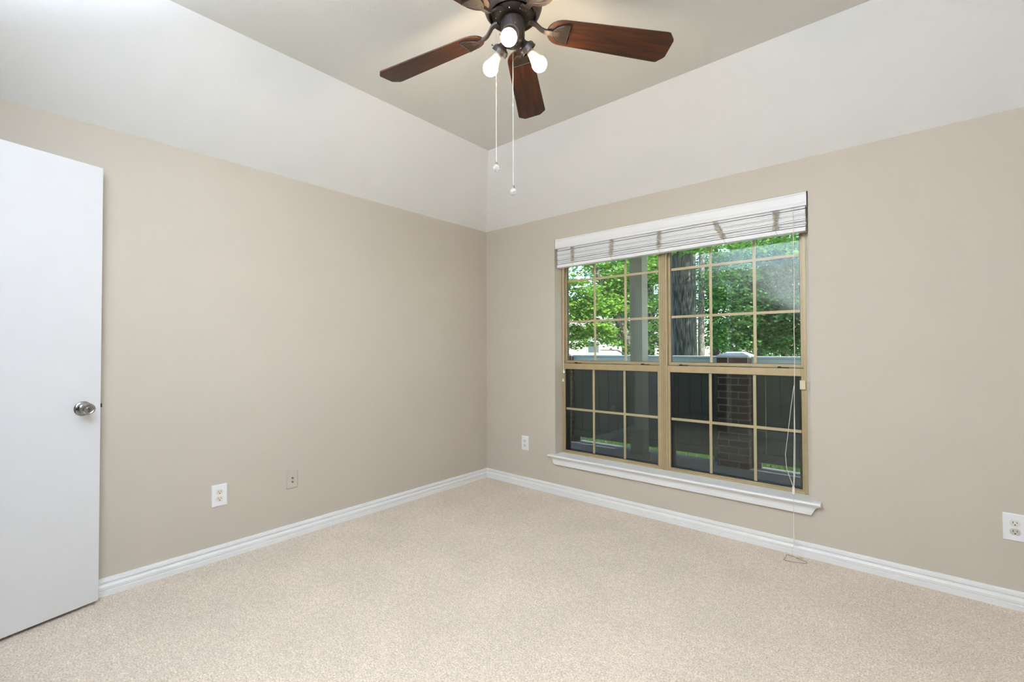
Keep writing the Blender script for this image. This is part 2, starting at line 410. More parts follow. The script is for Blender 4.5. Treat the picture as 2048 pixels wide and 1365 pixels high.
# ------------------------------------------------------------------ windows (two units side by side)
def rect_ring(m, x0, x1, z0, z1, y0, y1, wl, wr, wb, wt):
    m.box((x0, y0, z0), (x0+wl, y1, z1)); m.box((x1-wr, y0, z0), (x1, y1, z1))
    m.box((x0+wl, y0, z0), (x1-wr, y1, z0+wb)); m.box((x0+wl, y0, z1-wt), (x1-wr, y1, z1))
def sheet(m, x0, x1, z0, z1, y): m.add([(x0, y, z0), (x1, y, z0), (x1, y, z1), (x0, y, z1)], [(0, 1, 2, 3)])
ZM0, ZM1 = 1.028, 1.074
def window(name, x0, x1, mull_left, vx, latches, label):
    w = empty(name, ((x0+x1)/2, .10, OZ0), label, 'window', kind='structure')
    m = MB()
    wl, wr = (.028, .018) if mull_left else (.018, .028)
    rect_ring(m, x0, x1, OZ0, OZ1, .100, .170, wl, wr, .016, .03)
    xm = x0+.028 if mull_left else x1-.028       # raised rib on the mullion half
    xr = x0 if mull_left else x1
    m.box((min(xr, xr+(.010 if mull_left else -.010)), .0965, OZ0), (max(xr, xr+(.010 if mull_left else -.010)), .10, OZ1))
    m.build('window_frame', TAN, w, bevel=.0015)
    if not mull_left:
        m = MB(); m.box((x1-.0008, .0960, OZ0), (x1+.0008, .0966, OZ1)); m.box((x1-.0145, .0994, OZ0), (x1-.0135, .1000, OZ1)); m.box((x1+.0135, .0994, OZ0), (x1+.0145, .1000, OZ1)); m.build('mullion_seam', GASKET, w)
    # fixed upper sash, set back
    sx0, sx1 = x0+wl, x1-wr
    m = MB(); rect_ring(m, sx0, sx1, ZM1+.004, OZ1-.03, .128, .160, .016, .016, .020, .02); us = m.build('fixed_sash', TAN, w, bevel=.001)
    m = MB(); rect_ring(m, sx0+.014, sx1-.014, ZM1+.022, OZ1-.05, .138, .150, .005, .005, .004, .004); m.build('gasket', GASKET, us)
    m = MB(); sheet(m, sx0+.016, sx1-.016, ZM1+.022, OZ1-.05, .1390); sheet(m, sx0+.016, sx1-.016, ZM1+.022, OZ1-.05, .1500); m.build('glass_pane', GLASS, us)
    m = MB()
    for x in vx: m.box((x-.0085, .142, ZM1+.022), (x+.0085, .147, OZ1-.05))
    for z in (1.423, 1.765): m.box((sx0+.016, .1415, z-.0085), (sx1-.016, .1475, z+.0085))
    m.build('grille', TANBAR, us)
    # lower sash in front
    m = MB(); rect_ring(m, sx0, sx1, OZ0+.016, ZM1, .104, .134, .018 if mull_left else .012, .012 if mull_left else .018, .008, ZM1-ZM0); ls = m.build('lower_sash', TAN, w, bevel=.0015)
    gx0, gx1 = sx0+(.018 if mull_left else .012), sx1-(.012 if mull_left else .018)
    m = MB(); rect_ring(m, gx0-.001, gx1+.001, OZ0+.023, ZM0+.001, .110, .128, .004, .004, .004, .003); m.build('gasket', GASKET, ls)
    m = MB(); sheet(m, gx0, gx1, OZ0+.024, ZM0, .1135); sheet(m, gx0, gx1, OZ0+.024, ZM0, .1245); m.build('glass_pane', GLASS, ls)
    m = MB()
    for x in vx: m.box((x-.0085, .1165, OZ0+.024), (x+.0085, .1215, ZM0))
    m.box((gx0, .116, .695-.0085), (gx1, .122, .695+.0085)); m.build('grille', TANBAR, ls)
    m = MB(); m.box((gx0-.01, .160, OZ0+.018), (gx1+.01, .1605, ZM1)); m.build('insect_screen', SCREEN, w)
    m = MB(); rect_ring(m, gx0-.012, gx1+.012, OZ0+.018, ZM1, .148, .160, .030, .030, .010, .012); m.build('screen_frame', GASKET, w)
    for x in latches:
        m = MB(); m.box((x-.024, .106, ZM1), (x-.008, .126, ZM1+.010)); m.box((x-.008, .108, ZM1), (x+.036, .120, ZM1+.006)); m.build('sash_latch', BLACK, w, bevel=.001)
    return w
XM = 1.6655
window('window_1', OX0, XM, False, (1.081, 1.351), (.93, 1.515), 'left half of the wide tan-framed window with gridded panes')
window('window_2', XM, 2.541, True, (1.983, 2.254), (1.80, 2.41), 'right half of the wide tan-framed window with gridded panes')

s = empty('contact_sensor', (2.522, .092, .955), 'small tan plastic sensor box on the right edge of the lower window sash', 'sensor')
MB().box((2.505, .088, .950), (2.535, .104, 1.004)).build('sensor_case', plain('tan_plastic', (.60, .50, .34), .5), s, bevel=.002)
MB().tube([(2.535, .094, .992), (2.552, .094, .992), (2.553, .094, .945), (2.538, .094, .945)], .0011, 6).build('sensor_wire', CORD, s)

# ------------------------------------------------------------------ window blind, raised
BX0, BX1 = .792, 2.563
bl = empty('window_blind', ((BX0+BX1)/2, .03, 1.86), 'white slatted blind raised into a stack at the top of the window', 'blind')
VP = [(.012, 2.024), (-.002, 2.024), (-.004, 2.027), (-.004, 2.033), (-.001, 2.036), (-.001, 2.040), (-.0035, 2.044), (-.0035, 2.086), (-.001, 2.090), (-.001, 2.093), (-.004, 2.096), (-.004, 2.101), (-.002, 2.104), (.012, 2.104)]
m = MB(); m.add([(BX0, y, z) for y, z in VP]+[(BX1, y, z) for y, z in VP], [tuple(range(14)), tuple(reversed(range(14, 28)))]+[(i, 14+i, 14+(i+1) % 14, (i+1) % 14) for i in range(14)])
m.box((BX1-.006, .012, 2.024), (BX1, .06, 2.104)); m.box((BX0, .012, 2.024), (BX0+.006, .06, 2.104))
m.build('valance', BLIND, bl)
MB().box((BX0+.008, .018, 2.058), (BX1-.008, .066, 2.102)).build('headrail', BLIND, bl)
def zl(f): return 1.893+f*(2.052-1.893)     # left end heights, bottom to top
def zr(f): return 1.904+f*(2.052-1.904)
N = 26
rs = random.Random(8)
ex = [.25+1.0*rs.random()**3 for _ in range(N)]
pos = np.cumsum([.75+e for e in ex]); pos = (pos-pos[0])/(pos[-1]-pos[0])
for i in range(N):
    f = float(pos[i]); dy = rs.uniform(-.0025, .0025); tl = rs.uniform(-.0009, .0005); e0, e1 = rs.uniform(-.002, .004), rs.uniform(-.002, .004)
    xa, xb = BX0+.012+e0, BX1-.008+e1
    m = MB(); vs = []
    for x, z in ((xa, zl(f)), (xb, zr(f))):
        for y, dz in ((.0132, tl), (.0125, tl-.0005), (.0125, tl-.0042), (.0132, tl-.0047), (.0625, -.0047), (.063, -.004), (.063, -.0008), (.0625, 0)):
            vs.append((x, y+dy, z+dz))
    n = 8
    m.add(vs, [tuple(range(n)), tuple(reversed(range(n, 2*n)))]+[(k, n+k, n+(k+1) % n, (k+1) % n) for k in range(n)])
    m.build('slat', BLIND, bl)
m = MB(); vs = []
for x, z in ((BX0+.010, 1.868), (BX1-.008, 1.880)):
    vs += [(x, .012, z+.002), (x, .011, z+.019), (x, .014, z+.0215), (x, .062, z+.0215), (x, .065, z+.019), (x, .064, z+.002), (x, .062, z), (x, .014, z)]
m.add(vs, [tuple(range(8)), tuple(reversed(range(8, 16)))]+[(k, 8+k, 8+(k+1) % 8, (k+1) % 8) for k in range(8)])
m.build('bottom_rail', BLIND, bl)
for (xt, xb) in ((.957, .957), (1.309, 1.302), (1.681, 1.676), (2.052, 2.110), (2.408, 2.404)):
    m = MB(); pts = []; K = 30
    for k in range(K):
        f = k/(K-1); z = 2.030-f*.122+rs.uniform(-.002, .002); xc = xt+(xb-xt)*f; hw = rs.uniform(.012, .022)
        pts += [(xc-hw, .009+rs.uniform(-.004, .001), z), (xc+rs.uniform(-.006, .006), .004+rs.uniform(-.003, .001), z-.002), (xc+hw, .009+rs.uniform(-.004, .001), z-.003+rs.uniform(-.003, .003))]
    m.tube(pts, .0010, 5)
    zz = 1.893+(xb-BX0)/(BX1-BX0)*.011
    m.tube([(xb+.004, .007, 1.915), (xb-.004, .008, zz+.002), (xb+.003, .0085, zz-.012), (xb+.008, .013, zz-.0255), (xb+.010, .03, zz-.0265)], .0012, 5)
    m.build('ladder_cord', CORD, bl)
MB().tube([(2.494, .009, 2.03), (2.496, .002, 1.80), (2.498, -.008, 1.55), (2.496, -.018, 1.30), (2.4985, -.024, 1.18), (2.496, -.034, .95), (2.494, -.045, .68), (2.490, -.056, .402)], .0017, 6).build('lift_cord', CORDW, bl)
MB().tube([(2.494, -.030, .98), (2.478, -.036, .85), (2.463, -.045, .70), (2.450, -.052, .58), (2.456, -.055, .50), (2.488, -.057, .402)], .0013, 6).build('lift_cord', CORDW, bl)
MB().tube([(2.495, -.032, .90), (2.499, -.045, .66), (2.497, -.055, .48), (2.492, -.058, .402)], .0013, 6).build('lift_cord', CORDW, bl)
MB().lathe([(0, 0), (.0065, 0), (.007, .003), (.007, .037), (.0055, .042), (0, .042)], 14, Matrix.Translation((2.4895, -.0575, .362))).build('cord_joiner', CORDW, bl, smooth=True)
FLOORCORD = plain('tan_floor_cord', (.30, .23, .15), .9, var=.1, vscale=200)
pts = [(2.4895, -.0590, .363), (2.4885, -.0600, .25), (2.4875, -.0560, .13), (2.486, -.050, .062), (2.481, -.0480, .052), (2.4765, -.047, .046), (2.474, -.046, .008), (2.476, -.05, .004)]
MB().tube(pts, .0012, 6).build('lift_cord', CORDW, bl)
pts = [pts[-1]]+[(2.485+.000-.052*math.cos(t)+.02*math.cos(2*t), -.098+.042*math.sin(t)*-1, .004+.001*math.sin(3*t)) for t in np.linspace(-2.2, 3.6, 22)]
pts += [(2.50, -.07, .004), (2.515, -.055, .004), (2.533, -.050, .004)]
MB().tube(pts, .0018, 6).build('lift_cord', FLOORCORD, bl)
MB().tube([(2.4874, -.0575, .158), (2.489, -.0575, .110), (2.4868, -.052, .064)], [.0014, .0022, .003], 8).build('cord_knot', CORDW, bl, smooth=True)
for x, z in ((.853, .995), (.846, .925)):
    MB().tube([(x, .03, 2.03), (x, .031, 1.5), (x, .03, z+.028)], .0009, 5).build('tilt_cord', CORDW, bl)
    MB().lathe([(0, 0), (.006, .002), (.0085, .009), (.008, .016), (.004, .024), (.0025, .030), (0, .031)], 14, Matrix.Translation((x, .03, z))).build('cord_tassel', CORDW, bl, smooth=True)

# ------------------------------------------------------------------ outlets and wall plates; local frame: x across, y out of wall (-y = into room), z up
def plate_outline(w, h): return [(-w/2, -h/2), (w/2, -h/2), (w/2, h/2), (-w/2, h/2)]
def outlet(name, w, h, m_top, m_bot, label, loc, rz, group, dull=None):
    o = empty(name, loc, label, 'outlet', group); o.rotation_euler = (0, 0, rz)
    m = MB(); n = 4; a = plate_outline(w, h); b = plate_outline(w-.008, h-.008)
    m.add([(x, 0, z) for x, z in a]+[(x, -.0025, z) for x, z in a]+[(x, -.006, z) for x, z in b],
          [(0, 1, 2, 3), (8, 9, 10, 11)]+[(i, (i+1) % 4, 4+(i+1) % 4, 4+i) for i in range(4)]+[(4+i, 4+(i+1) % 4, 8+(i+1) % 4, 8+i) for i in range(4)])
    m.build('cover_plate', PLATE, o, local=True, bevel=.0006)
    for s, mt in ((1, m_top), (-1, m_bot)):
        zc = s*.0195; out = []
        for k in range(28):
            t = 2*PI*k/28; x = .0172*math.cos(t); z = .0172*math.sin(t); out.append((x, max(-.0142, min(.0142, z))))
        m = MB(); m.add([(x, -.0055, z) for x, z in out]+[(x, -.0082, z) for x, z in out], [tuple(range(28)), tuple(reversed(range(28, 56)))]+[(i, (i+1) % 28, 28+(i+1) % 28, 28+i) for i in range(28)],
                         Matrix.Translation((0, 0, zc)))
        r = m.build('receptacle', mt, o, local=True)
        m = MB(); m.box((-.0075, -.0088, zc-.0005), (-.0050, -.0080, zc+.0080)); m.build('slot', SLOT, r, local=True)
        m = MB(); m.box((.0052, -.0088, zc+.0005), (.0075, -.0080, zc+.0072)); m.build('slot', SLOT, r, local=True)
        m = MB(); m.lathe([(0, 0), (.0028, 0), (.0028, .0009), (0, .0009)], 14, Matrix.Translation((0, -.0080, zc-.0068)) @ Matrix.Rotation(R(90), 4, 'X')); m.build('ground_hole', SLOT, r, local=True)
    MB().lathe([(0, 0), (.0028, 0), (.0024, .0012), (0, .0014)], 14, Matrix.Translation((0, -.006, 0)) @ Matrix.Rotation(R(90), 4, 'X')).build('plate_screw', PLATE, o, local=True, smooth=True)
    return o
G = 'electrical outlets in the bedroom'
outlet('electrical_outlet', .081, .125, IVORY, IVORY, 'white outlet with ivory receptacles low on the left wall', (0, -2.204, .366), R(90), G)
outlet('electrical_outlet', .077, .122, CREAM, CREAM, 'small white outlet left of the window near the room corner', (.465, 0, .376), 0, G)
outlet('electrical_outlet', .076, .125, CREAM, GREYIV, 'white outlet with greyish receptacles at the right picture edge', (3.355, 0, .372), 0, G)
o = empty('cable_jack_plate', (0, -1.7955, .370), 'beige painted wall plate with two cable jacks on left wall', 'wall plate'); o.rotation_euler = (0, 0, R(90))
m = MB(); a = plate_outline(.070, .114); b = plate_outline(.062, .106)
m.add([(x, 0, z) for x, z in a]+[(x, -.0025, z) for x, z in a]+[(x, -.0065, z) for x, z in b], [(0, 1, 2, 3), (8, 9, 10, 11)]+[(i, (i+1) % 4, 4+(i+1) % 4, 4+i) for i in range(4)]+[(4+i, 4+(i+1) % 4, 8+(i+1) % 4, 8+i) for i in range(4)])
m.build('cover_plate', WALL, o, local=True)
for z in (.008, -.017):
    j = MB().lathe([(0, 0), (.0055, 0), (.0055, .002), (.0042, .002), (.0042, .009), (.0032, .010), (0, .010)], 12, Matrix.Translation((0, -.0065, z)) @ Matrix.Rotation(R(90), 4, 'X')).build('cable_jack', STEEL, o, local=True)
    MB().lathe([(0, .0101), (.0026, .0101), (.0026, .0106), (0, .0106)], 10, Matrix.Translation((0, -.0065, z)) @ Matrix.Rotation(R(90), 4, 'X')).build('jack_hole', SLOT, j, local=True)
for z in (.041, -.041):
    MB().lathe([(0, 0), (.003, 0), (.0025, .0012), (0, .0014)], 10, Matrix.Translation((0, -.0065, z)) @ Matrix.Rotation(R(90), 4, 'X')).build('plate_screw', WALL, o, local=True)

# ------------------------------------------------------------------ ceiling fan
FX, FY = 1.818, -1.735
fan = empty('ceiling_fan', (FX, FY, ZC), 'bronze ceiling fan with five mahogany blades and three lit bulbs', 'ceiling fan')
def Z(z): return z-ZC
m = MB(); m.lathe([(0, Z(2.70)), (.092, Z(2.70)), (.096, Z(2.690)), (.098, Z(2.668)), (.112, Z(2.655)), (.1165, Z(2.640)), (.1165, Z(2.585)), (.113, Z(2.570)), (.1165, Z(2.566)), (.1165, Z(2.556)), (.109, Z(2.535)), (.098, Z(2.520)), (.094, Z(2.518)), (.090, Z(2.522)), (.088, Z(2.535)), (0, Z(2.535))], 56)
m.build('motor_housing', BRONZE, fan, local=True, smooth=True)
m = MB(); m.lathe([(0, Z(2.536)), (.082, Z(2.536)), (.084, Z(2.530)), (.084, Z(2.520)), (.072, Z(2.512)), (.050, Z(2.508)), (0, Z(2.508))], 48); fly = m.build('flywheel', BLACK, fan, local=True, smooth=True)
for k in range(10):
    t = 2*PI*k/10+.2
    MB().ico((.066*math.cos(t), .066*math.sin(t), Z(2.5095)), .0035, 1).build('flywheel_screw', STEEL, fly, local=True)
m = MB(); m.lathe([(0, Z(2.512)), (.034, Z(2.512)), (.044, Z(2.505)), (.0475, Z(2.498)), (.0475, Z(2.440)), (.046, Z(2.424)), (.040, Z(2.413)), (.030, Z(2.407)), (.010, Z(2.404)), (0, Z(2.404))], 48)
m.build('light_fitter', BRONZE, fan, local=True, smooth=True)
# blade (local: x outwards from the hub axis)
out = []
for k in range(13):
    t = PI/2+PI*k/12; out.append((.205+.066*math.cos(t)*1.0, .057*math.sin(t)))
out = out[::1]
tip = [(.625, -.0725), (.636, -.071), (.660, -.046), (.6635, -.038), (.664, .038), (.660, .046), (.636, .071), (.625, .0725)]
blade_out = out+tip          # runs root top -> root -> root bottom -> tip bottom -> tip top
ZB = 2.485
def blade_objs(az):
    b = MB().prism(blade_out, -.003, .003).build('fan_blade', WOOD, fan, local=True, bevel=.0015)
    b.location = (0, 0, Z(ZB)); b.rotation_euler = (R(-12), R(2.5), az)
    m = MB()
    # curved arm from the flywheel, flattened bar
    path = [(.062, .030), (.078, .029), (.092, .024), (.104, .012), (.116, .001), (.130, -.005), (.155, -.0065), (.19, -.0065)]
    vs = []; fs = []
    for i, (x, z) in enumerate(path):
        w = [.011, .011, .010, .0095, .009, .009, .010, .010][i]; h = .0045
        vs += [(x, -w, z-h), (x, w, z-h), (x, w, z+h), (x, -w, z+h)]
    for i in range(len(path)-1):
        for k in range(4): fs.append((i*4+k, i*4+(k+1) % 4, (i+1)*4+(k+1) % 4, (i+1)*4+k))
    fs += [(3, 2, 1, 0), tuple(len(vs)-4+k for k in range(4))]
    m.add(vs, fs)
    fo = [(.160, 0), (.166, -.014), (.180, -.028), (.200, -.038), (.222, -.043), (.228, -.043), (.228, .043), (.222, .043), (.200, .038), (.180, .028), (.166, .014)]
    m.prism(fo, -.0095, -.0031)
    rim = [(.160, 0), (.166, -.014), (.180, -.028), (.200, -.038), (.226, -.043), (.226, .043), (.200, .038), (.180, .028), (.166, .014), (.160, 0)]
    m.tube([(x, y, -.0098) for x, y in rim], .0024, 6)
    for k in range(-6, 7):
        y = k*.0058; x0 = .166+abs(y)*abs(y)*26+.002
        m.tube([(x0, y*.9, -.0095), (.224, y, -.0095)], .0014, 5)
    m.build('blade_arm', BRONZE, b, local=True, smooth=True)
    return b
b0_ = blade_objs(R(49.3))
for k in range(1, 5):
    c = copy_tree(b0_, fan); c.rotation_euler = (R(-12), R(2.5), R(49.3+72*k)); c.location = b0_.location
# three lamps
bulb_az = [-57, 63, -177]
def lamp(az, first=None):
    ca, sa = math.cos(az), math.sin(az)
    S = Matrix.Rotation(az, 4, 'Z') @ Matrix.Translation((.039, 0, Z(2.433))) @ Matrix.Rotation(R(180-46), 4, 'Y')   # +z points out and down
    m = MB(); m.lathe([(0, -.012), (.012, -.012), (.014, .010), (.019, .018), (.029, .024), (.0315, .030), (.0315, .040), (.033, .042), (.033, .046), (.030, .046), (.029, .034), (0, .034)], 32, S)
    so = m.build('lamp_socket', BRONZE, fan, local=True, smooth=True)
    for k in range(3):
        t = 2*PI*k/3+.5; d = Vector((math.cos(t), math.sin(t), 0))
        m = MB(); p0 = S @ (d*.031+Vector((0, 0, .036))); p1 = S @ (d*.041+Vector((0, 0, .036))); p2 = S @ (d*.043+Vector((0, 0, .036)))
        m.tube([p0, p1], .0016, 6); m.tube([p1, p2], .0038, 8); m.build('thumb_screw', BRONZE, so, local=True)
    m = MB(); m.lathe([(0, .030), (.0135, .030), (.0145, .046), (.0155, .050), (.0175, .062), (.0215, .076), (.0262, .088), (.0288, .096), (0, .096)], 32, S)
    bu = m.build('light_bulb', PLASTIC, fan, local=True, smooth=True)
    pr = [(.0, .0962), (.0290, .0962), (.0300, .104)]+[(.0302*math.cos(t), .108+.0302*math.sin(t)) for t in np.linspace(0, PI/2*.96, 10)]+[(0, .1382)]
    MB().lathe(pr, 32, S).build('bulb_globe', BULB, bu, local=True, smooth=True)
for a in bulb_az: lamp(R(a))
def chain(x, y, z0, z1, conn):
    m = MB(); z = z0
    while z > z1+.030:
        m.ico((x, y, z), .0013, 1); z -= .0047
    m.tube([(x, y, z0), (x, y, z1+.028)], .0005, 4); m.tube([(x, y, conn), (x, y, conn-.012)], .0026, 8)
    c = m.build('pull_chain', CHROME, fan, local=True)
    MB().lathe([(0, .0), (.0075, .0), (.0055, .006), (.003, .016), (.0015, .018), (0, .018)], 16, Matrix.Translation((x, y, z1+.012))).build('chain_cap', STEEL, c, local=True, smooth=True)
    MB().ico((x, y, z1), .0150, 2).build('crystal_ball', CRYSTAL, c, local=True)
chain(1.757-FX, -1.767-FY, Z(2.470), Z(1.921), Z(2.262))
chain(1.808-FX, -1.7235-FY, Z(2.410), Z(1.825), Z(2.18))

# ------------------------------------------------------------------ patio and what lies outside the window
ZS = -.12
m = MB(); m.box((-6, T, ZS-.15), (7, 2.56, ZS)); struct(m.build('floor_patio', CONCRETE), 'grey concrete patio slab outside the window', 'patio')
m = MB(); m.box((-6, T, 2.62), (7, 2.42, 2.82)); struct(m.build('ceiling_porch', SOFFIT), 'porch roof over the patio outside the window', 'porch roof')
m = MB(); m.box((-30, 2.56, -.5), (30, 60, -.17)); struct(m.build('ground_lawn', GRASS), 'green lawn beyond the patio fence', 'lawn')
# tufts of grass just beyond the slab
n = 9000; gx = rng.uniform(-1.6, 3.2, n); gy = 2.60+rng.random(n)**1.3*1.6; h = rng.uniform(.04, .085, n); a = rng.uniform(0, 2*PI, n); lx = rng.normal(0, .02, n); ly = rng.normal(0, .02, n)
V = np.empty((n, 3, 3)); V[:, 0] = np.c_[gx-np.cos(a)*.004, gy-np.sin(a)*.004, np.full(n, -.172)]; V[:, 1] = np.c_[gx+np.cos(a)*.004, gy+np.sin(a)*.004, np.full(n, -.172)]; V[:, 2] = np.c_[gx+lx, gy+ly, -.17+h]
me = bpy.data.meshes.new('grass'); me.from_pydata(V.reshape(-1, 3).tolist(), [], np.arange(3*n).reshape(-1, 3).tolist()); me.materials.append(GRASSB)
tag(COL.objects.link(bpy.data.objects.new('grass', me)) or bpy.data.objects['grass'], 'bright green grass seen under the patio fence', 'grass', kind='stuff')

def pillar(x, label):
    p = empty('brick_pillar', (x, 2.47, ZS), label, 'pillar', 'brick pillars of the patio fence')
    MB().box((-.163, -.163, 0), (.163, .163, 1.225)).build('pillar_shaft', BRICK, p, local=True, bevel=.004)
    m = MB(); m.add([(-.168, -.168, 1.215), (.168, -.168, 1.215), (.168, .168, 1.215), (-.168, .168, 1.215), (-.165, -.165, 1.235), (.165, -.165, 1.235), (.165, .165, 1.235), (-.165, .165, 1.235), (-.07, -.07, 1.275), (.07, -.07, 1.275), (.07, .07, 1.275), (-.07, .07, 1.275)],
        [(3, 2, 1, 0), (8, 9, 10, 11)]+[(i, (i+1) % 4, 4+(i+1) % 4, 4+i) for i in range(4)]+[(4+i, 4+(i+1) % 4, 8+(i+1) % 4, 8+i) for i in range(4)])
    m.build('pillar_cap', CAPM, p, local=True, bevel=.006)
    return p
PX0, PX1, PX2 = -.78, 1.535, 3.85
pillar(PX0, 'brick fence pillar with pale cap at the left edge of the window')
pillar(PX1, 'brick fence pillar with pale mortar cap behind the right window')
def fence(xa, xb, label, gaps):
    f = empty('fence_panel', ((xa+xb)/2, 2.46, ZS), label, 'fence', 'patio fence panels')
    m = MB(); x = xa+.002; k = 0
    while x < xb-.02:
        w = min(.132, xb-x-.002); g = .0045
        for gp in gaps:
            if x+w > gp >= x: w = gp-x; g = .007
        if w > .004: m.box((x, 2.445+(.002 if k % 3 == 1 else 0), ZS+.075), (x+w, 2.463, 1.06))
        x += w+g; k += 1
    ed = [xa]+[v for gp in gaps for v in (gp-.004, gp+.011)]+[xb]
    for q in range(0, len(ed), 2): m.box((ed[q], 2.4635, ZS+.075), (ed[q+1], 2.468, 1.06))
    m.build('fence_boards', FENCEM, f)
    m = MB(); m.box((xa, 2.405, 1.082), (xb, 2.52, 1.106)); m.box((xa, 2.425, 1.005), (xb, 2.445, 1.082)); m.build('top_rail', RAILM, f, bevel=.003)
    m = MB(); m.box((xa, 2.415, ZS+.075), (xb, 2.445, ZS+.17)); m.build('bottom_rail', FENCEM, f, bevel=.003)
    for x in (xa+.04, xb-.04):
        m = MB(); m.box((x-.04, 2.464, ZS), (x+.04, 2.53, 1.08)); m.build('fence_post', FENCEM, f)
    return f
fence(PX0+.165, PX1-.165, 'grey board fence panel between the two brick pillars', ())
fence(PX1+.165, PX2-.165, 'grey board fence panel right of the brick pillar, with bright gaps', (1.83,))
fence(PX0-2.3, PX0-.165, 'grey board fence panel beyond the left brick pillar', ())
p = empty('porch_post', (.5975, 1.98, ZS), 'square pale porch post standing on the patio behind the left window', 'post')
MB().box((.52, 1.90, ZS), (.675, 2.06, 2.62)).build('post_shaft', POSTM, p, bevel=.004)
m = MB(); m.box((.505, 1.885, ZS), (.69, 2.075, ZS+.09)); m.build('post_base', POSTM, p, bevel=.004)

# trees
def foliage(blobs, size, flat=.35):
    P = []; S = []
    for (c, r, nn, sub) in blobs:
        k = max(2, nn//sub)
        u = rng.normal(size=(k, 3)); u /= np.linalg.norm(u, axis=1)[:, None]
        cc = np.array(c)+u*np.array(r)*(rng.random(k)**.45)[:, None]
        idx = rng.integers(0, k, nn)
        q = rng.normal(size=(nn, 3))*np.array((.24, .24, .24*flat))*min(r)**.5
        P.append(cc[idx]+q)
    P = np.concatenate(P); n = len(P)
    nrm = np.c_[rng.normal(0, .55, n), rng.normal(0, .55, n), np.ones(n)]; nrm /= np.linalg.norm(nrm, axis=1)[:, None]
    t = rng.normal(size=(n, 3)); t -= nrm*(t*nrm).sum(1)[:, None]; t /= np.linalg.norm(t, axis=1)[:, None]
    b = np.cross(nrm, t); L = size*rng.uniform(.7, 1.25, n)[:, None]
    V = np.stack([P-t*L*.5, P+b*L*.42-nrm*L*.10-t*L*.05, P+t*L*.55-nrm*L*.12, P-b*L*.42-nrm*L*.10-t*L*.05], 1)
    return V.reshape(-1, 3), np.arange(4*n).reshape(-1, 4)
def tree(name, label, trunk, branches, blobs, size, bark, leafm, group=None, flat=.35):
    b = trunk[0]; o = empty(name, b[:3], label, 'tree', group)
    MB().tube([p[:3] for p in trunk], [p[3] for p in trunk], 14).build('trunk', bark, o, smooth=True)
    for br in branches:
        MB().tube([p[:3] for p in br], [p[3] for p in br], 8).build('branch', bark, o, smooth=True)
    V, F = foliage(blobs, size, flat)
    me = bpy.data.meshes.new('foliage'); me.from_pydata((V-np.array(b[:3])).tolist(), [], F.tolist()); me.materials.append(leafm)
    f = bpy.data.objects.new('foliage', me); COL.objects.link(f); f.parent = o
    return o
GT = 'trees beyond the patio fence'
tree('oak_tree', 'thick dark rough-barked trunk just right of the window mullion',
     [(-.36, 5.95, -.3, .34), (-.35, 5.93, .3, .29), (-.34, 5.92, 1.5, .268), (-.33, 5.91, 3.0, .25), (-.3, 5.9, 6.0, .22), (-.3, 5.9, 8, .15)],
     [[(-.3, 5.9, 4.2, .10), (.5, 5.2, 4.8, .07), (1.6, 4.8, 5.2, .03)], [(-.3, 5.9, 4.6, .10), (-1.6, 6.4, 5.4, .05)]],
     [((.2, 5.6, 3.15), (1.1, .8, .35), 900, 45), ((-.6, 5.3, 3.0), (.7, .5, .3), 350, 45), ((1.2, 5.4, 3.1), (.9, .8, .35), 900, 45), ((0, 6, 6), (2.6, 2.0, 1.2), 1500, 40), ((3.1, 5.9, 4.4), (1.6, 1.4, .8), 2600, 40), ((2.4, 5.3, 3.6), (.9, .9, .4), 1100, 40)], .085, BARK, LEAF_A, GT)  # far right leaf clumps are unseen, added to shade the trunk and pillar
tree('slim_tree', 'slim pale trunk standing right beside the thick dark trunk',
     [(-.74, 8.2, -.3, .085), (-.73, 8.2, 1.5, .072), (-.70, 8.2, 3.2, .066), (-.66, 8.2, 6.5, .05)],
     [[(-.7, 8.2, 2.6, .03), (-.2, 8.0, 3.1, .012)]],
     [((-.4, 8.6, 2.7), (.9, .8, 1.1), 1500, 40), ((-.7, 8.6, 4.4), (1.4, 1.1, .9), 1400, 40), ((-.2, 8.8, 1.5), (.7, .5, .5), 450, 30)], .085, BARK2, LEAF_B, GT)
tree('maple_tree', 'bright green maple with leaning limb filling the left window',
     [(-1.9, 8.45, -.3, .19), (-2.1, 8.3, .5, .16), (-2.5, 7.98, 1.35, .115), (-2.8, 7.75, 2.2, .105), (-3.15, 7.45, 3.2, .095), (-3.5, 7.2, 4.4, .07)],
     [[(-2.5, 7.98, 1.35, .05), (-2.9, 7.6, 1.75, .03), (-3.6, 7.1, 1.55, .02), (-4.1, 6.9, 1.35, .01)], [(-2.8, 7.75, 2.2, .05), (-3.4, 7.2, 2.5, .03), (-3.9, 6.9, 2.5, .012)], [(-2.2, 8.2, .8, .05), (-2.7, 7.7, 1.15, .02), (-3.1, 7.5, 1.15, .01)]],
     [((-3.4, 7.3, 2.35), (.9, .7, .5), 4200, 50), ((-2.7, 7.9, 2.6), (.6, .6, .8), 3600, 50), ((-2.6, 8.3, 3.5), (1.0, .9, .5), 3000, 50), ((-3.5, 7.5, 3.5), (.7, .6, .3), 900, 40), ((-3.75, 7.0, 2.95), (.55, .5, .25), 800, 40), ((-3.4, 7.2, 1.75), (.8, .6, .25), 1500, 40), ((-2.5, 8.2, 1.35), (.35, .4, .45), 650, 30), ((-3.6, 7.2, 1.45), (.7, .5, .25), 900, 40), ((-2.9, 7.7, 1.5), (.5, .4, .25), 500, 40), ((-2.0, 8.6, 2.2), (.5, .4, 1.2), 1100, 40)], .085, BARK2, LEAF_A, GT)
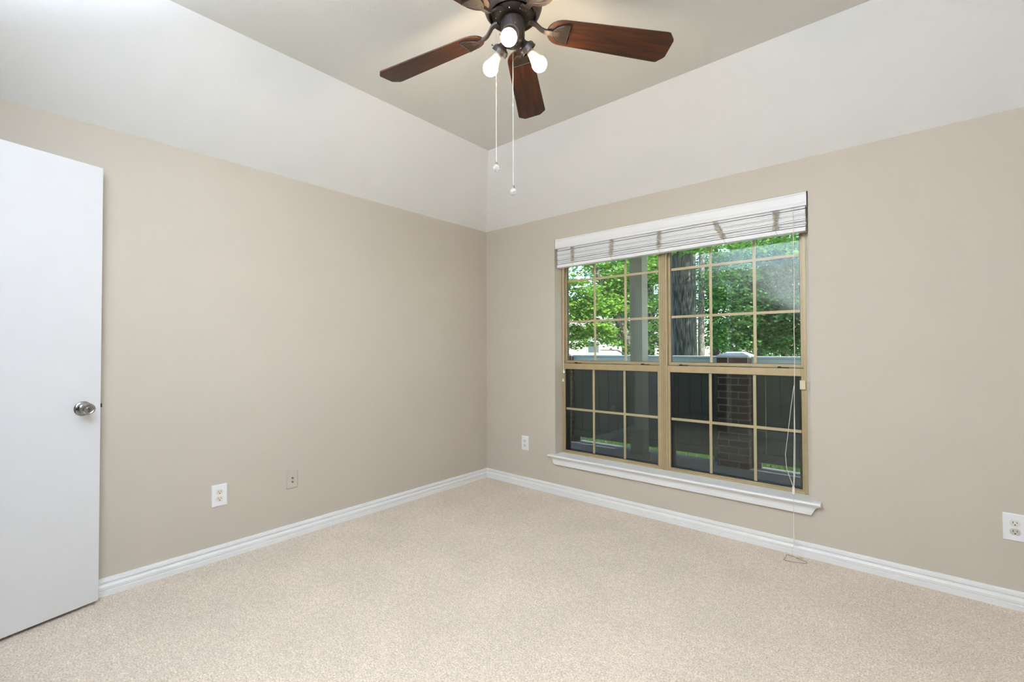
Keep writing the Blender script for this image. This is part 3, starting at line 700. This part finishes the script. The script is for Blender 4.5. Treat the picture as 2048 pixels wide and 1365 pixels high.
for tr, lab in (
    (([(1.0, 11.4, -.3, .17), (1.02, 11.4, 2, .15), (1.06, 11.4, 5, .12)], [[(1.0, 11.4, 2.2, .05), (.3, 11.2, 3.0, .02)]],
      [((.9, 11.0, 3.4), (1.1, .9, .9), 4600, 50), ((.6, 10.4, 2.1), (.8, .7, .7), 4200, 50), ((.9, 10.6, 1.4), (.7, .6, .4), 1900, 40), ((1.6, 10.6, 2.6), (.8, .8, 1.2), 3200, 50)]), 'dark trunk with deep green leaves at the right window edge'),
    (([(.35, 12.2, -.3, .12), (.33, 12.2, 2, .10), (.28, 12.2, 5, .07)], [[(.33, 12.2, 1.4, .04), (-.3, 12, 2.2, .015)]],
      [((-.2, 11.8, 2.6), (.9, .8, .9), 5200, 50), ((.2, 12.0, 3.8), (1.2, .9, .7), 3200, 50), ((-.1, 11.6, 1.5), (.8, .7, .5), 2400, 40)]), 'mid-size dark leafy tree above the right brick pillar'),
    (([(-1.3, 13.2, -.3, .12), (-1.3, 13.2, 2, .10), (-1.35, 13.2, 5.5, .07)], [[(-1.3, 13.2, 1.2, .04), (-.7, 13, 2.4, .015)]],
      [((-1.2, 13, 3.6), (1.3, .9, 1.1), 4000, 50), ((-1.1, 12.8, 1.9), (.8, .7, .7), 2800, 40), ((-1.6, 13.4, 5.2), (1.4, 1, .7), 1200, 40)]), 'dark leafy tree further back between slim trunk and brick pillar'),
    (([(-3.6, 11.78, -.3, .16), (-3.6, 11.78, 2, .14), (-3.55, 11.78, 5.5, .1)], [[(-3.6, 11.78, 2.0, .05), (-3.05, 11.58, 3.0, .02)]],
      [((-3.45, 11.58, 4.0), (1.4, .9, 1.0), 3600, 50), ((-3.05, 11.98, 2.4), (.7, .7, .8), 2200, 40), ((-3.45, 12.18, 1.5), (.6, .5, .5), 900, 30)]), 'dark trunk and leaves just left of the window mullion')):
    tree('leafy_tree', lab, tr[0], tr[1], tr[2], .095, BARK, LEAF_B, GT)
for (x, y, lab) in ((-7.4, 17.5, 'hazy distant tree behind the bright maple'), (-4.9, 23.2, 'hazy distant tree behind the mullion'), (-1.7, 19.0, 'hazy distant tree behind the brick pillar'), (1.4, 24.5, 'hazy distant tree at the far right')):
    tree('distant_tree', lab, [(x, y, -.3, .2), (x, y, 3, .16), (x+.1, y, 7, .1)], [[(x, y, 2.5, .06), (x+.9, y, 4, .02)]],
         [((x, y, 4.6), (1.9, 1.4, 2.0), 5200, 50), ((x+.4, y-.5, 2.0), (1.5, 1, 1.0), 2200, 40), ((x-.5, y, 7), (2, 1.4, 1.4), 1300, 40)], .14, BARK, LEAF_C, GT)

hg = empty('hedge', (-.6, 30.0, -.3), 'low dark leafy hedge along the far side of the lawn', 'hedge')
V, F = foliage([((x, 30.0+.3*math.sin(x*2), .95+.25*math.sin(x*1.7)), (1.0, .6, 1.15), 900, 45) for x in np.arange(-6.5, 6.0, 1.1)], .15)
me = bpy.data.meshes.new('hedge_leaves'); me.from_pydata((V-np.array((-.6, 30.0, -.3))).tolist(), [], F.tolist()); me.materials.append(LEAF_C)
f = bpy.data.objects.new('hedge_leaves', me); COL.objects.link(f); f.parent = hg
# house across the lawn
hs = empty('house', (-19.5, 38, -.3), 'pale brick house across the lawn, low in the left window', 'house')
HM = Matrix.Translation((-19.5, 38, -.3)) @ Matrix.Rotation(R(42), 4, 'Z')
MB().box((-5, -3, 0), (5, 3, 2.7), HM).build('house_wall', PINKBRICK, hs)
m = MB(); m.add([(-5.3, -3.4, 2.7), (5.3, -3.4, 2.7), (5.3, 3.4, 2.7), (-5.3, 3.4, 2.7), (-5.3, 0, 4.3), (5.3, 0, 4.3)], [(0, 1, 5, 4), (2, 3, 4, 5), (1, 2, 5), (3, 0, 4), (3, 2, 1, 0)], HM); m.build('house_roof', ROOFM, hs)
for x in (-2.2, 2.0):
    m = MB(); m.box((x-.6, -3.06, 1.0), (x+.6, -2.98, 2.2), HM); wn = m.build('house_window', TRIM, hs)
    MB().box((x-.5, -3.08, 1.1), (x+.5, -3.055, 2.1), HM).build('window_pane', PANE, wn)
